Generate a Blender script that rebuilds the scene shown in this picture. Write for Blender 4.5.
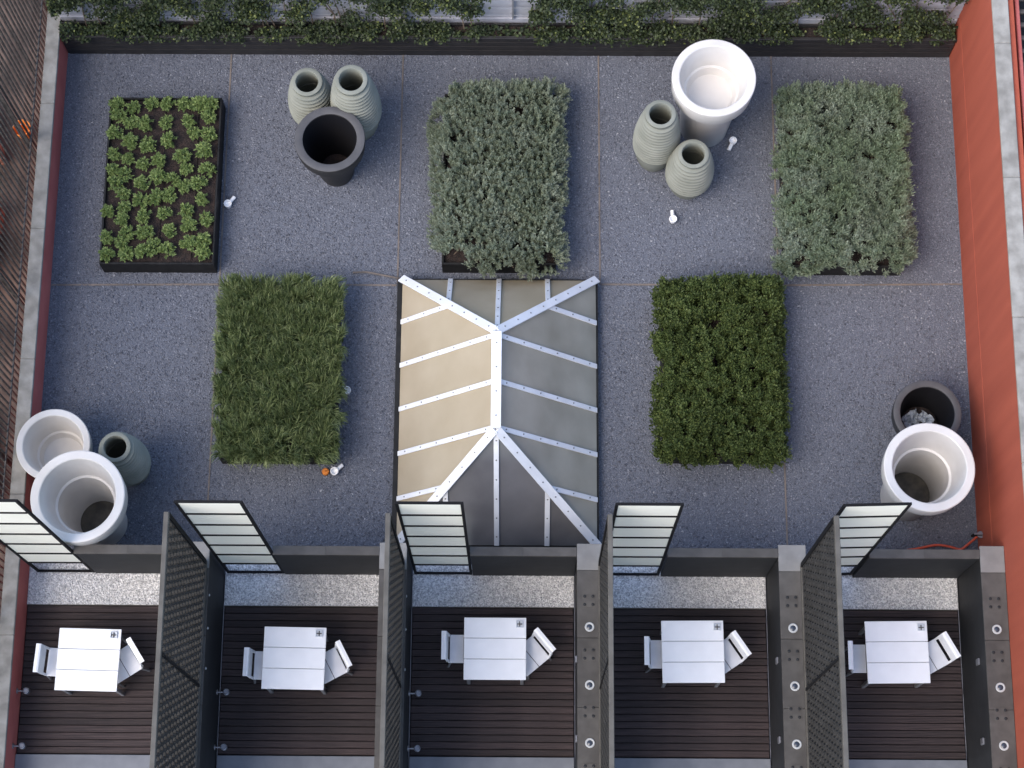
import bpy, bmesh, math, random
import numpy as np
from mathutils import Vector, Matrix
from math import radians as R, sin, cos, pi

for o in list(bpy.data.objects): bpy.data.objects.remove(o)
S = bpy.context.scene
COL = S.collection
rng = np.random.default_rng(7)
random.seed(7)

# ------------------------------------------------------------------ camera
CAM_H, F_PX = 28.0, 1999.5
PITCH, ROLL, YAW = 1.289723, -0.016229, 0.0223775
cam = bpy.data.cameras.new('camera'); cam.sensor_width = 36.0; cam.lens = F_PX / 1024 * 36
cam.clip_end = 2000
camo = bpy.data.objects.new('camera', cam); COL.objects.link(camo); S.camera = camo
_r = Vector((cos(YAW), sin(YAW), 0)); _h = Vector((-sin(YAW), cos(YAW), 0)); _z = Vector((0, 0, 1))
_f = _h * cos(PITCH) - _z * sin(PITCH); _u = _h * sin(PITCH) + _z * cos(PITCH)
RT = _r * cos(ROLL) + _u * sin(ROLL); UP = -_r * sin(ROLL) + _u * cos(ROLL)
m = Matrix((RT, UP, -_f)).transposed().to_4x4(); m.translation = (0, 0, CAM_H)
camo.matrix_world = m
def at(u, v, z=0.0):
    """survey helper: the point at height z seen at photograph position (u, v)"""
    d = RT * (u - 512) + UP * (384 - v) + _f * F_PX
    return Vector((0, 0, CAM_H)) + d * ((z - CAM_H) / d.z)

# ------------------------------------------------------------------ light
SUN_EL, SUN_AZ = 54, -128           # azimuth measured from +Y (north) clockwise; negative = west
w = bpy.data.worlds.new('World'); S.world = w; w.use_nodes = True
nt = w.node_tree; bg = nt.nodes['Background']
sky = nt.nodes.new('ShaderNodeTexSky'); sky.sky_type = 'NISHITA'; sky.sun_disc = False
sky.sun_elevation = R(SUN_EL); sky.sun_rotation = R(SUN_AZ)
sky.air_density = 1.0; sky.dust_density = 2.0; sky.ozone_density = 1.0; sky.altitude = 50
nt.links.new(sky.outputs[0], bg.inputs[0]); bg.inputs[1].default_value = 0.15
sl = bpy.data.lights.new('sun', 'SUN'); sl.energy = 0.85; sl.angle = R(38); sl.color = (1.0, 0.90, 0.78)
so = bpy.data.objects.new('sun', sl); COL.objects.link(so)
sd = Vector((sin(R(SUN_AZ)) * cos(R(SUN_EL)), cos(R(SUN_AZ)) * cos(R(SUN_EL)), sin(R(SUN_EL))))
so.rotation_euler = (-sd).to_track_quat('-Z', 'Y').to_euler(); so.location = (-20, 10, 30)
S.view_settings.view_transform = 'Standard'; S.view_settings.look = 'None'
S.view_settings.exposure = 1.33; S.view_settings.gamma = 1.0
S.render.resolution_x = 1024; S.render.resolution_y = 768

# ------------------------------------------------------------------ materials
def mat(name, c1, c2=None, rough=0.7, scale=8.0, metal=0.0, bump=0.0, bscale=None, spec=0.5, island=0.0, detail=4.0, stretch=None, thr=(0.35, 0.65)):
    M = bpy.data.materials.new(name); M.use_nodes = True
    n = M.node_tree.nodes; L = M.node_tree.links; b = n['Principled BSDF']
    b.inputs['Roughness'].default_value = rough; b.inputs['Metallic'].default_value = metal
    b.inputs['Specular IOR Level'].default_value = spec
    b.inputs['Base Color'].default_value = (*c1, 1)
    tc = n.new('ShaderNodeTexCoord'); src = tc.outputs['Object']
    if stretch:
        mp = n.new('ShaderNodeMapping'); mp.inputs['Scale'].default_value = stretch
        L.new(src, mp.inputs[0]); src = mp.outputs[0]
    if c2:
        nz = n.new('ShaderNodeTexNoise'); nz.inputs['Scale'].default_value = scale; nz.inputs['Detail'].default_value = detail
        L.new(src, nz.inputs['Vector'])
        rp = n.new('ShaderNodeValToRGB'); rp.color_ramp.elements[0].position = thr[0]; rp.color_ramp.elements[1].position = thr[1]
        rp.color_ramp.elements[0].color = (*c1, 1); rp.color_ramp.elements[1].color = (*c2, 1)
        L.new(nz.outputs['Fac'], rp.inputs[0]); col = rp.outputs[0]
        if island:
            oi = n.new('ShaderNodeObjectInfo'); hs = n.new('ShaderNodeHueSaturation')
            mr = n.new('ShaderNodeMapRange'); mr.inputs['To Min'].default_value = 1 - island; mr.inputs['To Max'].default_value = 1 + island
            L.new(oi.outputs['Random'], mr.inputs[0]); L.new(mr.outputs[0], hs.inputs['Value']); L.new(col, hs.inputs['Color']); col = hs.outputs[0]
        L.new(col, b.inputs['Base Color'])
    if bump:
        nb = n.new('ShaderNodeTexNoise'); nb.inputs['Scale'].default_value = bscale or scale * 3; nb.inputs['Detail'].default_value = 5
        L.new(src, nb.inputs['Vector'])
        bp = n.new('ShaderNodeBump'); bp.inputs['Strength'].default_value = bump; bp.inputs['Distance'].default_value = 0.02
        L.new(nb.outputs['Fac'], bp.inputs['Height']); L.new(bp.outputs[0], b.inputs['Normal'])
    return M

def ramp_mat(name, cols, rough=0.6, trans=0.0, patch=0.0, pscale=1.5, spec=0.4, stain=None):
    """colour from a ramp by random value of each loose piece (stone, leaf, blade)"""
    M = bpy.data.materials.new(name); M.use_nodes = True
    n = M.node_tree.nodes; L = M.node_tree.links; b = n['Principled BSDF']
    g = n.new('ShaderNodeNewGeometry'); rp = n.new('ShaderNodeValToRGB'); e = rp.color_ramp.elements
    while len(e) < len(cols): e.new(0.5)
    for i, (p, c) in enumerate(cols): e[i].position = p; e[i].color = (*c, 1)
    val = g.outputs['Random Per Island']
    if patch:
        tc = n.new('ShaderNodeTexCoord'); nz = n.new('ShaderNodeTexNoise'); nz.inputs['Scale'].default_value = pscale; nz.inputs['Detail'].default_value = 2
        L.new(tc.outputs['Object'], nz.inputs['Vector'])
        a = n.new('ShaderNodeMath'); a.operation = 'MULTIPLY_ADD'; a.inputs[1].default_value = patch * 2.5; a.inputs[2].default_value = -patch * 1.25
        L.new(nz.outputs['Fac'], a.inputs[0]); s = n.new('ShaderNodeMath'); s.operation = 'ADD'
        L.new(a.outputs[0], s.inputs[0]); L.new(val, s.inputs[1]); val = s.outputs[0]
    L.new(val, rp.inputs[0]); out = rp.outputs[0]
    if stain:      # broad weathering: dusty and washed areas
        tc2 = n.new('ShaderNodeTexCoord'); n2 = n.new('ShaderNodeTexNoise'); n2.inputs['Scale'].default_value = stain[0]; n2.inputs['Detail'].default_value = 7
        L.new(tc2.outputs['Object'], n2.inputs['Vector']); r2 = n.new('ShaderNodeValToRGB'); r2.color_ramp.elements[0].position = 0.32; r2.color_ramp.elements[1].position = 0.68
        r2.color_ramp.elements[0].color = (*stain[1], 1); r2.color_ramp.elements[1].color = (*stain[2], 1); L.new(n2.outputs['Fac'], r2.inputs[0])
        mu = n.new('ShaderNodeMix'); mu.data_type = 'RGBA'; mu.blend_type = 'MULTIPLY'; mu.inputs[0].default_value = 1.0
        L.new(out, mu.inputs[6]); L.new(r2.outputs[0], mu.inputs[7]); out = mu.outputs[2]
    L.new(out, b.inputs['Base Color'])
    b.inputs['Roughness'].default_value = rough; b.inputs['Specular IOR Level'].default_value = spec
    if trans:
        t = n.new('ShaderNodeBsdfTranslucent'); L.new(out, t.inputs['Color'])
        mx = n.new('ShaderNodeMixShader'); mx.inputs[0].default_value = trans
        L.new(b.outputs[0], mx.inputs[1]); L.new(t.outputs[0], mx.inputs[2])
        L.new(mx.outputs[0], n['Material Output'].inputs['Surface'])
    return M

M = {}
M['gravel_bed'] = mat('gravel_bed', (0.070, 0.077, 0.096), (0.165, 0.177, 0.21), 0.95, 60, bump=0.6, bscale=90)
M['stone_dark'] = ramp_mat('grey_chippings', [(0, (0.080, 0.086, 0.106)), (0.5, (0.148, 0.159, 0.194)), (0.985, (0.235, 0.25, 0.29)), (1, (0.34, 0.35, 0.38))], 0.85, patch=0.08, pscale=0.5, stain=(0.45, (0.86, 0.84, 0.82), (1.0, 1.0, 1.0)))
M['stone_pale'] = ramp_mat('pale_chippings', [(0, (0.42, 0.42, 0.43)), (0.4, (0.74, 0.73, 0.72)), (1, (0.93, 0.92, 0.90))], 0.8, patch=0.05)
M['pale_bed'] = mat('pale_bed', (0.34, 0.34, 0.345), (0.85, 0.84, 0.83), 0.95, 48, bump=0.6)
M['strip'] = mat('edging_strip', (0.105, 0.090, 0.080), (0.19, 0.155, 0.13), 0.85, 3)
M['red'] = mat('red_render', (0.29, 0.056, 0.028), (0.385, 0.083, 0.042), 0.85, 1.1, detail=9, bump=0.2, bscale=40, stretch=(1, 4.0, 0.30), thr=(0.2, 0.8))
M['maroon'] = mat('maroon_render', (0.43, 0.105, 0.090), (0.50, 0.135, 0.115), 0.85, 2.5, bump=0.15, bscale=40)
M['coping'] = mat('coping_stone', (0.20, 0.188, 0.165), (0.315, 0.30, 0.268), 0.85, 5, detail=8, bump=0.25, island=0.08)
M['concrete'] = mat('grey_concrete', (0.30, 0.30, 0.33), (0.42, 0.42, 0.45), 0.85, 3, bump=0.2)
M['trough'] = mat('black_trough', (0.016, 0.015, 0.016), (0.026, 0.024, 0.024), 0.55, 6)
M['boxm'] = mat('black_planter', (0.008, 0.008, 0.008), (0.016, 0.0155, 0.015), 0.6, 9, spec=0.25)
M['soil'] = mat('dark_soil', (0.014, 0.010, 0.009), (0.036, 0.023, 0.019), 0.95, 16, bump=1.0, bscale=45)
M['walldark'] = mat('charcoal_wall', (0.017, 0.018, 0.020), (0.025, 0.026, 0.028), 0.65, 4, bump=0.08, spec=0.3)
M['cap'] = mat('grey_cap', (0.056, 0.052, 0.048), (0.082, 0.077, 0.071), 0.65, 5, island=0.14, bump=0.08, spec=0.35)
M['capl'] = mat('light_cap', (0.15, 0.147, 0.142), (0.19, 0.187, 0.18), 0.6, 5, island=0.10)
M['screen'] = mat('screen_metal', (0.028, 0.027, 0.025), (0.044, 0.042, 0.039), 0.65, 6, spec=0.3)
M['screenrail'] = mat('screen_rail', (0.078, 0.072, 0.062), (0.105, 0.098, 0.085), 0.65, 6, spec=0.3)
M['black'] = mat('black_metal', (0.008, 0.008, 0.009), None, 0.7, spec=0.15)
M['steel'] = mat('brushed_steel', (0.28, 0.28, 0.30), None, 0.4, metal=0.7)
M['ring'] = mat('pale_ring', (0.42, 0.43, 0.43), None, 0.4)
M['lens'] = mat('dark_lens', (0.04, 0.05, 0.07), None, 0.1)
M['deck'] = mat('dark_timber', (0.019, 0.013, 0.013), (0.047, 0.032, 0.031), 0.65, 4, island=0.28, stretch=(0.5, 14, 14), bump=0.25, bscale=18, spec=0.35)
M['deckgap'] = mat('under_deck', (0.006, 0.005, 0.005), None, 0.9)
M['sill'] = mat('grey_sill', (0.125, 0.135, 0.155), (0.16, 0.17, 0.19), 0.5, 4)
M['white'] = mat('white_paint', (0.80, 0.80, 0.80), (0.86, 0.86, 0.86), 0.45, 3)
M['seat'] = mat('white_seat', (0.66, 0.66, 0.68), (0.72, 0.72, 0.74), 0.5, 6)
M['alu'] = mat('grey_leg', (0.32, 0.32, 0.33), None, 0.4, metal=0.5)
M['potwhite'] = mat('white_pot', (0.56, 0.53, 0.49), (0.655, 0.63, 0.595), 0.45, 1.6, detail=8)
M['potdark'] = mat('charcoal_pot', (0.022, 0.021, 0.022), (0.032, 0.031, 0.031), 0.65, 4, spec=0.3)
M['potblack'] = mat('black_pot', (0.022, 0.023, 0.026), (0.032, 0.033, 0.036), 0.65, 4, spec=0.3)
M['potrim_lit'] = mat('sky_lit_rim', (0.060, 0.059, 0.062), (0.080, 0.078, 0.080), 0.7, 5)  # paler than the pot body: sky light on the rim top put into the colour
M['inner_face'] = mat('black_inside', (0.009, 0.009, 0.011), None, 0.6, spec=0.2)
M['vase'] = mat('sage_vase', (0.175, 0.182, 0.150), (0.235, 0.242, 0.202), 0.8, 3, detail=7)
M['mud'] = mat('wet_mud', (0.035, 0.028, 0.020), (0.10, 0.085, 0.06), 0.5, 6)
M['plastic'] = mat('grey_plastic', (0.20, 0.23, 0.26), (0.42, 0.46, 0.50), 0.35, 12)
M['alubar'] = mat('white_flashing', (0.66, 0.67, 0.69), (0.76, 0.77, 0.79), 0.45, 3, detail=8)
M['bolt'] = mat('bolt_head', (0.22, 0.22, 0.22), None, 0.5, metal=0.5)
M['wire'] = mat('trellis_wire', (0.42, 0.42, 0.44), None, 0.4, metal=0.6)
M['fence'] = mat('fence_metal', (0.022, 0.019, 0.018), (0.095, 0.083, 0.075), 0.6, 7, spec=0.3)
M['yard'] = mat('yard_ground', (0.030, 0.020, 0.016), (0.12, 0.080, 0.060), 0.9, 1.6, detail=8, bump=0.3)
M['terracotta'] = mat('terracotta', (0.16, 0.065, 0.04), (0.26, 0.12, 0.075), 0.8, 4, island=0.3)
M['orange'] = mat('orange_plastic', (0.62, 0.20, 0.03), None, 0.5)
M['tarp'] = mat('pale_sheet', (0.55, 0.58, 0.62), (0.70, 0.72, 0.74), 0.6, 3)
M['hose'] = mat('red_hose', (0.62, 0.10, 0.05), None, 0.4)
M['stem'] = mat('woody_stem', (0.10, 0.075, 0.05), (0.16, 0.12, 0.085), 0.9, 10)
M['ivy'] = ramp_mat('ivy_leaf', [(0, (0.017, 0.026, 0.012)), (0.55, (0.042, 0.060, 0.026)), (0.94, (0.078, 0.105, 0.038)), (1, (0.20, 0.23, 0.065))], 0.55, 0.25, patch=0.2, pscale=1.2)
M['bedding'] = ramp_mat('bedding_leaf', [(0, (0.12, 0.175, 0.058)), (0.6, (0.22, 0.30, 0.095)), (1, (0.33, 0.41, 0.15))], 0.55, 0.35)
M['santolina'] = ramp_mat('silver_leaf', [(0, (0.32, 0.36, 0.28)), (0.6, (0.42, 0.465, 0.365)), (1, (0.51, 0.55, 0.44))], 0.85, 0.5, patch=0.16, pscale=2.5, spec=0.2, stain=(2.2, (0.82, 0.85, 0.76), (1, 1, 1)))
M['lavender'] = ramp_mat('lavender_leaf', [(0, (0.28, 0.33, 0.25)), (0.6, (0.38, 0.435, 0.335)), (1, (0.47, 0.52, 0.42))], 0.85, 0.48, patch=0.16, pscale=2.0, spec=0.2, stain=(1.6, (0.74, 0.82, 0.66), (1, 1, 1)))
M['grass'] = ramp_mat('grass_blade', [(0, (0.052, 0.078, 0.026)), (0.5, (0.135, 0.178, 0.064)), (1, (0.31, 0.36, 0.17))], 0.55, 0.35, patch=0.06, pscale=2.5)
M['shrub'] = ramp_mat('shrub_leaf', [(0, (0.044, 0.070, 0.020)), (0.6, (0.110, 0.155, 0.044)), (1, (0.20, 0.25, 0.08))], 0.6, 0.35, patch=0.16, pscale=2.5, stain=(2.6, (0.76, 0.74, 0.70), (1, 1, 1)))

# skylight sheet: milky polycarbonate that lets some light through
def poly_mat(name, c1, c2, fac=0.35, rough=0.22, spec=0.6):
    Mx = mat(name, c1, c2, rough, 1.8, spec=spec, detail=9, thr=(0.25, 0.75))
    n = Mx.node_tree.nodes; L = Mx.node_tree.links; b = n['Principled BSDF']
    t = n.new('ShaderNodeBsdfTranslucent'); t.inputs['Color'].default_value = (*c2, 1)
    mx = n.new('ShaderNodeMixShader'); mx.inputs[0].default_value = fac
    L.new(b.outputs[0], mx.inputs[1]); L.new(t.outputs[0], mx.inputs[2]); L.new(mx.outputs[0], n['Material Output'].inputs['Surface'])
    return Mx
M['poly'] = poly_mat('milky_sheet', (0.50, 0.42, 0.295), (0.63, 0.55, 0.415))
M['poly_dark_refl'] = poly_mat('dark_reflection_sheet', (0.135, 0.133, 0.14), (0.22, 0.215, 0.22), 0.2)  # south panes: same sheet, its dark reflection put into the colour
M['poly_shaded'] = poly_mat('shaded_sheet', (0.36, 0.34, 0.28), (0.56, 0.535, 0.455), 0.3)  # east panes: same sheet, greyed for the side turned from the sun
M['pane_white'] = poly_mat('cream_board', (0.92, 0.90, 0.78), (0.95, 0.93, 0.82), 0.2, 0.9, 0.05)
# ------------------------------------------------------------------ mesh helpers
class MB:
    def __init__(s): s.v = []; s.f = []
    def add(s, vs, fs):
        k = len(s.v); s.v += [tuple(p) for p in vs]; s.f += [tuple(i + k for i in f) for f in fs]; return s
    def box(s, x0, x1, y0, y1, z0, z1, b=0.0, mtx=None):
        if b <= 0:
            vs = [(x, y, z) for x in (x0, x1) for y in (y0, y1) for z in (z0, z1)]
            fs = [(0, 1, 3, 2), (4, 6, 7, 5), (0, 4, 5, 1), (2, 3, 7, 6), (0, 2, 6, 4), (1, 5, 7, 3)]
        else:
            b = min(b, (x1 - x0) * .45, (y1 - y0) * .45, (z1 - z0) * .45)
            vs = []; idx = {}
            X, Y, Z = (x0, x1), (y0, y1), (z0, z1)
            for i in (0, 1):
                for j in (0, 1):
                    for k in (0, 1):
                        sx, sy, sz = (b if i == 0 else -b), (b if j == 0 else -b), (b if k == 0 else -b)
                        idx[i, j, k, 0] = len(vs); vs.append((X[i], Y[j] + sy, Z[k] + sz))
                        idx[i, j, k, 1] = len(vs); vs.append((X[i] + sx, Y[j], Z[k] + sz))
                        idx[i, j, k, 2] = len(vs); vs.append((X[i] + sx, Y[j] + sy, Z[k]))
            fs = []
            for i in (0, 1):
                a = [idx[i, 0, 0, 0], idx[i, 1, 0, 0], idx[i, 1, 1, 0], idx[i, 0, 1, 0]]; fs.append(a if i else a[::-1])
                a = [idx[0, i, 0, 1], idx[1, i, 0, 1], idx[1, i, 1, 1], idx[0, i, 1, 1]]; fs.append(a[::-1] if i else a)
                a = [idx[0, 0, i, 2], idx[1, 0, i, 2], idx[1, 1, i, 2], idx[0, 1, i, 2]]; fs.append(a if i else a[::-1])
            for p in (0, 1):
                for q in (0, 1):
                    fs.append([idx[0, p, q, 1], idx[1, p, q, 1], idx[1, p, q, 2], idx[0, p, q, 2]])
                    fs.append([idx[p, 0, q, 0], idx[p, 1, q, 0], idx[p, 1, q, 2], idx[p, 0, q, 2]])
                    fs.append([idx[p, q, 0, 0], idx[p, q, 1, 0], idx[p, q, 1, 1], idx[p, q, 0, 1]])
                    for r_ in (0, 1): fs.append([idx[p, q, r_, 0], idx[p, q, r_, 1], idx[p, q, r_, 2]])
        if mtx: vs = [tuple(mtx @ Vector(p)) for p in vs]
        return s.add(vs, fs)
    def bar(s, p, q, w_, h_, up=(0, 0, 1), b=0.0):
        p = Vector(p); q = Vector(q); d = (q - p); L_ = d.length; d.normalize(); up = Vector(up)
        sd_ = d.cross(up).normalized(); u = sd_.cross(d)
        mt = Matrix((d, sd_, u)).transposed().to_4x4(); mt.translation = p
        return s.box(0, L_, -w_ / 2, w_ / 2, -h_ / 2, h_ / 2, b, mt)
    def tube(s, pts, rad, n=8, cap=True):
        pts = [Vector(p) for p in pts]; k = len(s.v); ups = Vector((0, 0, 1))
        rings = []
        for i, p in enumerate(pts):
            d = (pts[min(i + 1, len(pts) - 1)] - pts[max(i - 1, 0)]).normalized()
            a = d.cross(ups); a = a.normalized() if a.length > 1e-4 else Vector((1, 0, 0)); b_ = d.cross(a)
            rr = rad[i] if isinstance(rad, (list, tuple)) else rad
            rings.append([tuple(p + (a * cos(2 * pi * j / n) + b_ * sin(2 * pi * j / n)) * rr) for j in range(n)])
        vs = [v for rg in rings for v in rg]
        fs = [(i * n + j, i * n + (j + 1) % n, (i + 1) * n + (j + 1) % n, (i + 1) * n + j) for i in range(len(pts) - 1) for j in range(n)]
        if cap: fs += [tuple(range(n))[::-1], tuple(range((len(pts) - 1) * n, len(pts) * n))]
        return s.add(vs, fs)
    def lathe(s, prof, n=56, c=(0, 0, 0)):
        vs = []; fs = []; mrows = len(prof)
        for r_, z in prof:
            for j in range(n): vs.append((c[0] + r_ * cos(2 * pi * j / n), c[1] + r_ * sin(2 * pi * j / n), c[2] + z))
        for i in range(mrows - 1):
            for j in range(n): fs.append((i * n + j, i * n + (j + 1) % n, (i + 1) * n + (j + 1) % n, (i + 1) * n + j))
        return s.add(vs, fs)
    def mesh(s, name, material, smooth=None):
        me = bpy.data.meshes.new(name); me.from_pydata(s.v, [], s.f); me.materials.append(material)
        bm = bmesh.new(); bm.from_mesh(me); bmesh.ops.recalc_face_normals(bm, faces=bm.faces); bm.to_mesh(me); bm.free()
        if smooth is not None:
            for p in me.polygons: p.use_smooth = True
            me.set_sharp_from_angle(angle=R(smooth))
        return me
    def obj(s, name, material, parent=None, loc=None, smooth=None):
        return put(name, s.mesh(name, material, smooth), parent, loc)

def put(name, me, parent=None, loc=None, rot=None, scale=None):
    o = bpy.data.objects.new(name, me); COL.objects.link(o)
    if parent: o.parent = parent
    if loc is not None: o.location = loc
    if rot is not None: o.rotation_euler = rot
    if scale is not None: o.scale = scale if hasattr(scale, '__len__') else (scale,) * 3
    return o
def tag(o, label, cat, group=None, kind=None):
    o['label'] = label
    if cat: o['category'] = cat
    if group: o['group'] = group
    if kind: o['kind'] = kind
    return o
def thing(name, label, cat, loc=(0, 0, 0), rz=0.0, group=None):
    o = put(name, None, None, loc, (0, 0, rz)); o.empty_display_size = 0.2
    return tag(o, label, cat, group)
def structure(o): o['kind'] = 'structure'; return o
def npmesh(name, V, F, material, smooth=False):
    me = bpy.data.meshes.new(name); me.from_pydata(V, [], F); me.materials.append(material)
    if smooth: me.polygons.foreach_set('use_smooth', np.ones(len(me.polygons), bool))
    return me
def unit(a): return a / np.maximum(np.linalg.norm(a, axis=-1, keepdims=True), 1e-9)
def kites(P, D, L_, W_, wide=0.45, droop=0.0):
    """flat pointed leaves: base P, direction D, length, width"""
    n_ = len(P); D = unit(D); Nn = unit(rng.normal(size=(n_, 3)) * 0.5 + np.array([0, 0, 1.0])); Sd = unit(np.cross(D, Nn))
    L_ = np.broadcast_to(L_, n_)[:, None]; W_ = np.broadcast_to(W_, n_)[:, None]
    mid = P + D * L_ * wide; tip = P + D * L_ - np.array([0, 0, 1.0]) * L_ * droop
    V = np.stack([P, mid + Sd * W_ / 2, tip, mid - Sd * W_ / 2], 1).reshape(-1, 3)
    return V, np.arange(n_ * 4).reshape(-1, 4)
def stones(name, pts, size, material):
    n_ = len(pts); base = np.array([(1, 0, 0), (-1, 0, 0), (0, 1, 0), (0, -1, 0), (0, 0, 1), (0, 0, -1)], float)
    a = rng.uniform(0, 2 * pi, n_); ca, sa = np.cos(a), np.sin(a)
    sc = size * rng.uniform(0.55, 1.25, (n_, 1)) * np.array([1, 0.8, 0.62]) * rng.uniform(0.75, 1.25, (n_, 3))
    V = base[None] * rng.uniform(0.7, 1.2, (n_, 6, 1)) + rng.normal(0, 0.16, (n_, 6, 3))
    V = V * sc[:, None, :]
    x = V[..., 0] * ca[:, None] - V[..., 1] * sa[:, None]; y = V[..., 0] * sa[:, None] + V[..., 1] * ca[:, None]
    V = np.stack([x, y, V[..., 2]], -1) + pts[:, None, :]
    f = np.array([(0, 2, 4), (2, 1, 4), (1, 3, 4), (3, 0, 4), (2, 0, 5), (1, 2, 5), (3, 1, 5), (0, 3, 5)])
    F = (f[None] + (np.arange(n_) * 6)[:, None, None]).reshape(-1, 3)
    return npmesh(name, V.reshape(-1, 3), F, material)

# ------------------------------------------------------------------ key survey dimensions (metres)
XL, XR = -7.02, 6.47            # inner faces of the side walls
YN = 13.31                      # front of the ivy trough
YP = 5.25                       # south face of the parapet
YD0, YD1 = 2.72, 4.79           # timber decks
DIV_E = [-4.23, -1.57, 1.09, 3.80]          # east faces of the divider walls
DIV_T = 0.37
ZW = 1.50                       # top of parapet and dividers

# ------------------------------------------------------------------ ground and roof
gnd = MB().add([(-300, -300, -4.0), (300, -300, -4.0), (300, 300, -4.0), (-300, 300, -4.0)], [(0, 1, 2, 3)]).obj('ground', M['yard']); structure(gnd)
roof = MB().box(XL - 0.02, XR + 0.02, YP - 0.001, 13.95, -0.5, 0.0).obj('gravel_roof', M['gravel_bed']); structure(roof)
terr = MB().box(XL - 0.02, XR + 0.02, 0.3, YP - 0.003, -0.5, -0.06).obj('terrace_slab', M['concrete']); structure(terr)
hs_ = 0.022
for (x0, y0, x1, y1) in [(-4.52, 9.56, -4.51, YN), (-4.53, 5.42, -4.52, 9.56), (-1.885, 9.62, -1.88, YN), (1.11, 9.62, 1.105, YN), (3.745, 9.6, 3.74, YN), (3.755, 5.42, 3.745, 9.6)]:
    MB().bar((x0, y0, 0.002), (x1, y1, 0.002), 0.022, hs_).obj('edging_strip', M['strip'], roof)
for (x0, y0, x1, y1) in [(XL + 0.01, 9.57, -4.54, 9.59), (-4.5, 9.60, -1.90, 9.59), (1.13, 9.62, 3.72, 9.62), (3.77, 9.62, XR - 0.01, 9.65)]:
    MB().bar((x0, y0, 0.001), (x1, y1, 0.001), 0.026, hs_).obj('edging_strip', M['strip'], roof)
MB().tube([(-2.55, 9.78, 0.03), (-2.35, 9.79, 0.03), (-2.1, 9.74, 0.03), (-1.85, 9.69, 0.03)], 0.014, 6).obj('edging_strip', M['strip'], roof)
N_ST = 150000
pts = np.stack([rng.uniform(XL + 0.02, XR - 0.02, N_ST), rng.uniform(YP + 0.16, YN, N_ST), rng.uniform(-0.004, 0.010, N_ST)], 1)
keep = ~((pts[:, 0] > -1.8) & (pts[:, 0] < 1.04) & (pts[:, 1] > 5.65) & (pts[:, 1] < 9.61))
for xx in (-4.515, -1.882, 1.108, 3.746): keep &= (np.abs(pts[:, 0] - xx) > 0.014) | (rng.uniform(size=N_ST) < 0.25)
gro = put('gravel', stones('gravel', pts[keep], 0.0160, M['stone_dark']))
tag(gro, 'fine dark grey gravel chippings covering the flat roof', 'gravel', kind='stuff')

# ------------------------------------------------------------------ side boundary walls
def coping_run(parent, x0, x1, y0, y1, z, n_, name='coping_stone'):
    L_ = (y1 - y0) / n_
    for i in range(n_):
        MB().box(x0, x1, y0 + i * L_ + 0.0015, y0 + (i + 1) * L_ - 0.0015, z, z + 0.06, 0.008).obj(name, M['coping'], parent)
lw = thing('boundary_wall', 'low maroon rendered wall with pale stone coping on the left side', 'wall')
MB().box(XL - 0.19, XL, 0.3, 14.2, -4, 0.56).obj('wall_body', M['maroon'], lw)
coping_run(lw, XL - 0.20, XL + 0.006, 0.3, 14.2, 0.56, 7)
rw = thing('boundary_wall', 'tall brick red rendered wall with pale stone coping on the right side', 'wall')
MB().box(XR, XR + 0.30, 0.3, 14.2, -4, 2.72).obj('wall_body', M['red'], rw)
MB().box(XR - 0.004, XR + 0.01, 0.3, 14.19, -0.1, 0.84, 0.003).obj('plinth', M['red'], rw)
coping_run(rw, XR - 0.006, XR + 0.215, 0.3, 14.2, 2.72, 7)

# ------------------------------------------------------------------ north wall, trough, trellis wires, ivy
nw = thing('garden_wall', 'grey concrete wall behind the long black ivy trough', 'wall')
MB().box(XL + 0.002, XR - 0.002, 13.62, 13.90, 0.02, 2.6).obj('wall_body', M['concrete'], nw)
MB().box(XL + 0.01, XR - 0.01, 13.585, 13.618, 0.56, 0.70, 0.006).obj('ledge', M['concrete'], nw)
tr_ = thing('planter_trough', 'long black metal trough full of ivy along the back wall', 'planter')
MB().box(XL + 0.012, XR - 0.02, YN, YN + 0.03, 0.0, 0.62, 0.004).obj('front_panel', M['trough'], tr_)
MB().box(XL + 0.012, XR - 0.02, YN + 0.22, YN + 0.24, 0.0, 0.60).obj('back_panel', M['trough'], tr_)
MB().box(XL + 0.012, XR - 0.02, YN - 0.02, YN - 0.001, 0.585, 0.628, 0.004).obj('lip', M['trough'], tr_)
for z in (0.17, 0.31, 0.45): MB().box(XL + 0.02, XR - 0.03, YN - 0.008, YN - 0.001, z, z + 0.012).obj('rib', M['trough'], tr_)
MB().box(XL + 0.03, XR - 0.04, YN + 0.032, YN + 0.218, 0.02, 0.55).obj('soil', M['soil'], tr_)
tw = thing('wire_trellis', 'thin horizontal steel wires holding the ivy on the back wall', 'trellis')
for z in (0.86, 1.10, 1.34, 1.6, 1.9): MB().tube([(XL + 0.02, 13.56, z), (XR - 0.02, 13.56, z)], 0.006, 6).obj('wire', M['wire'], tw)
for x in np.arange(-6.6, 6.4, 1.6): MB().box(x - 0.012, x + 0.012, 13.555, 13.619, 0.72, 2.1).obj('bracket', M['wire'], tw)
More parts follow.
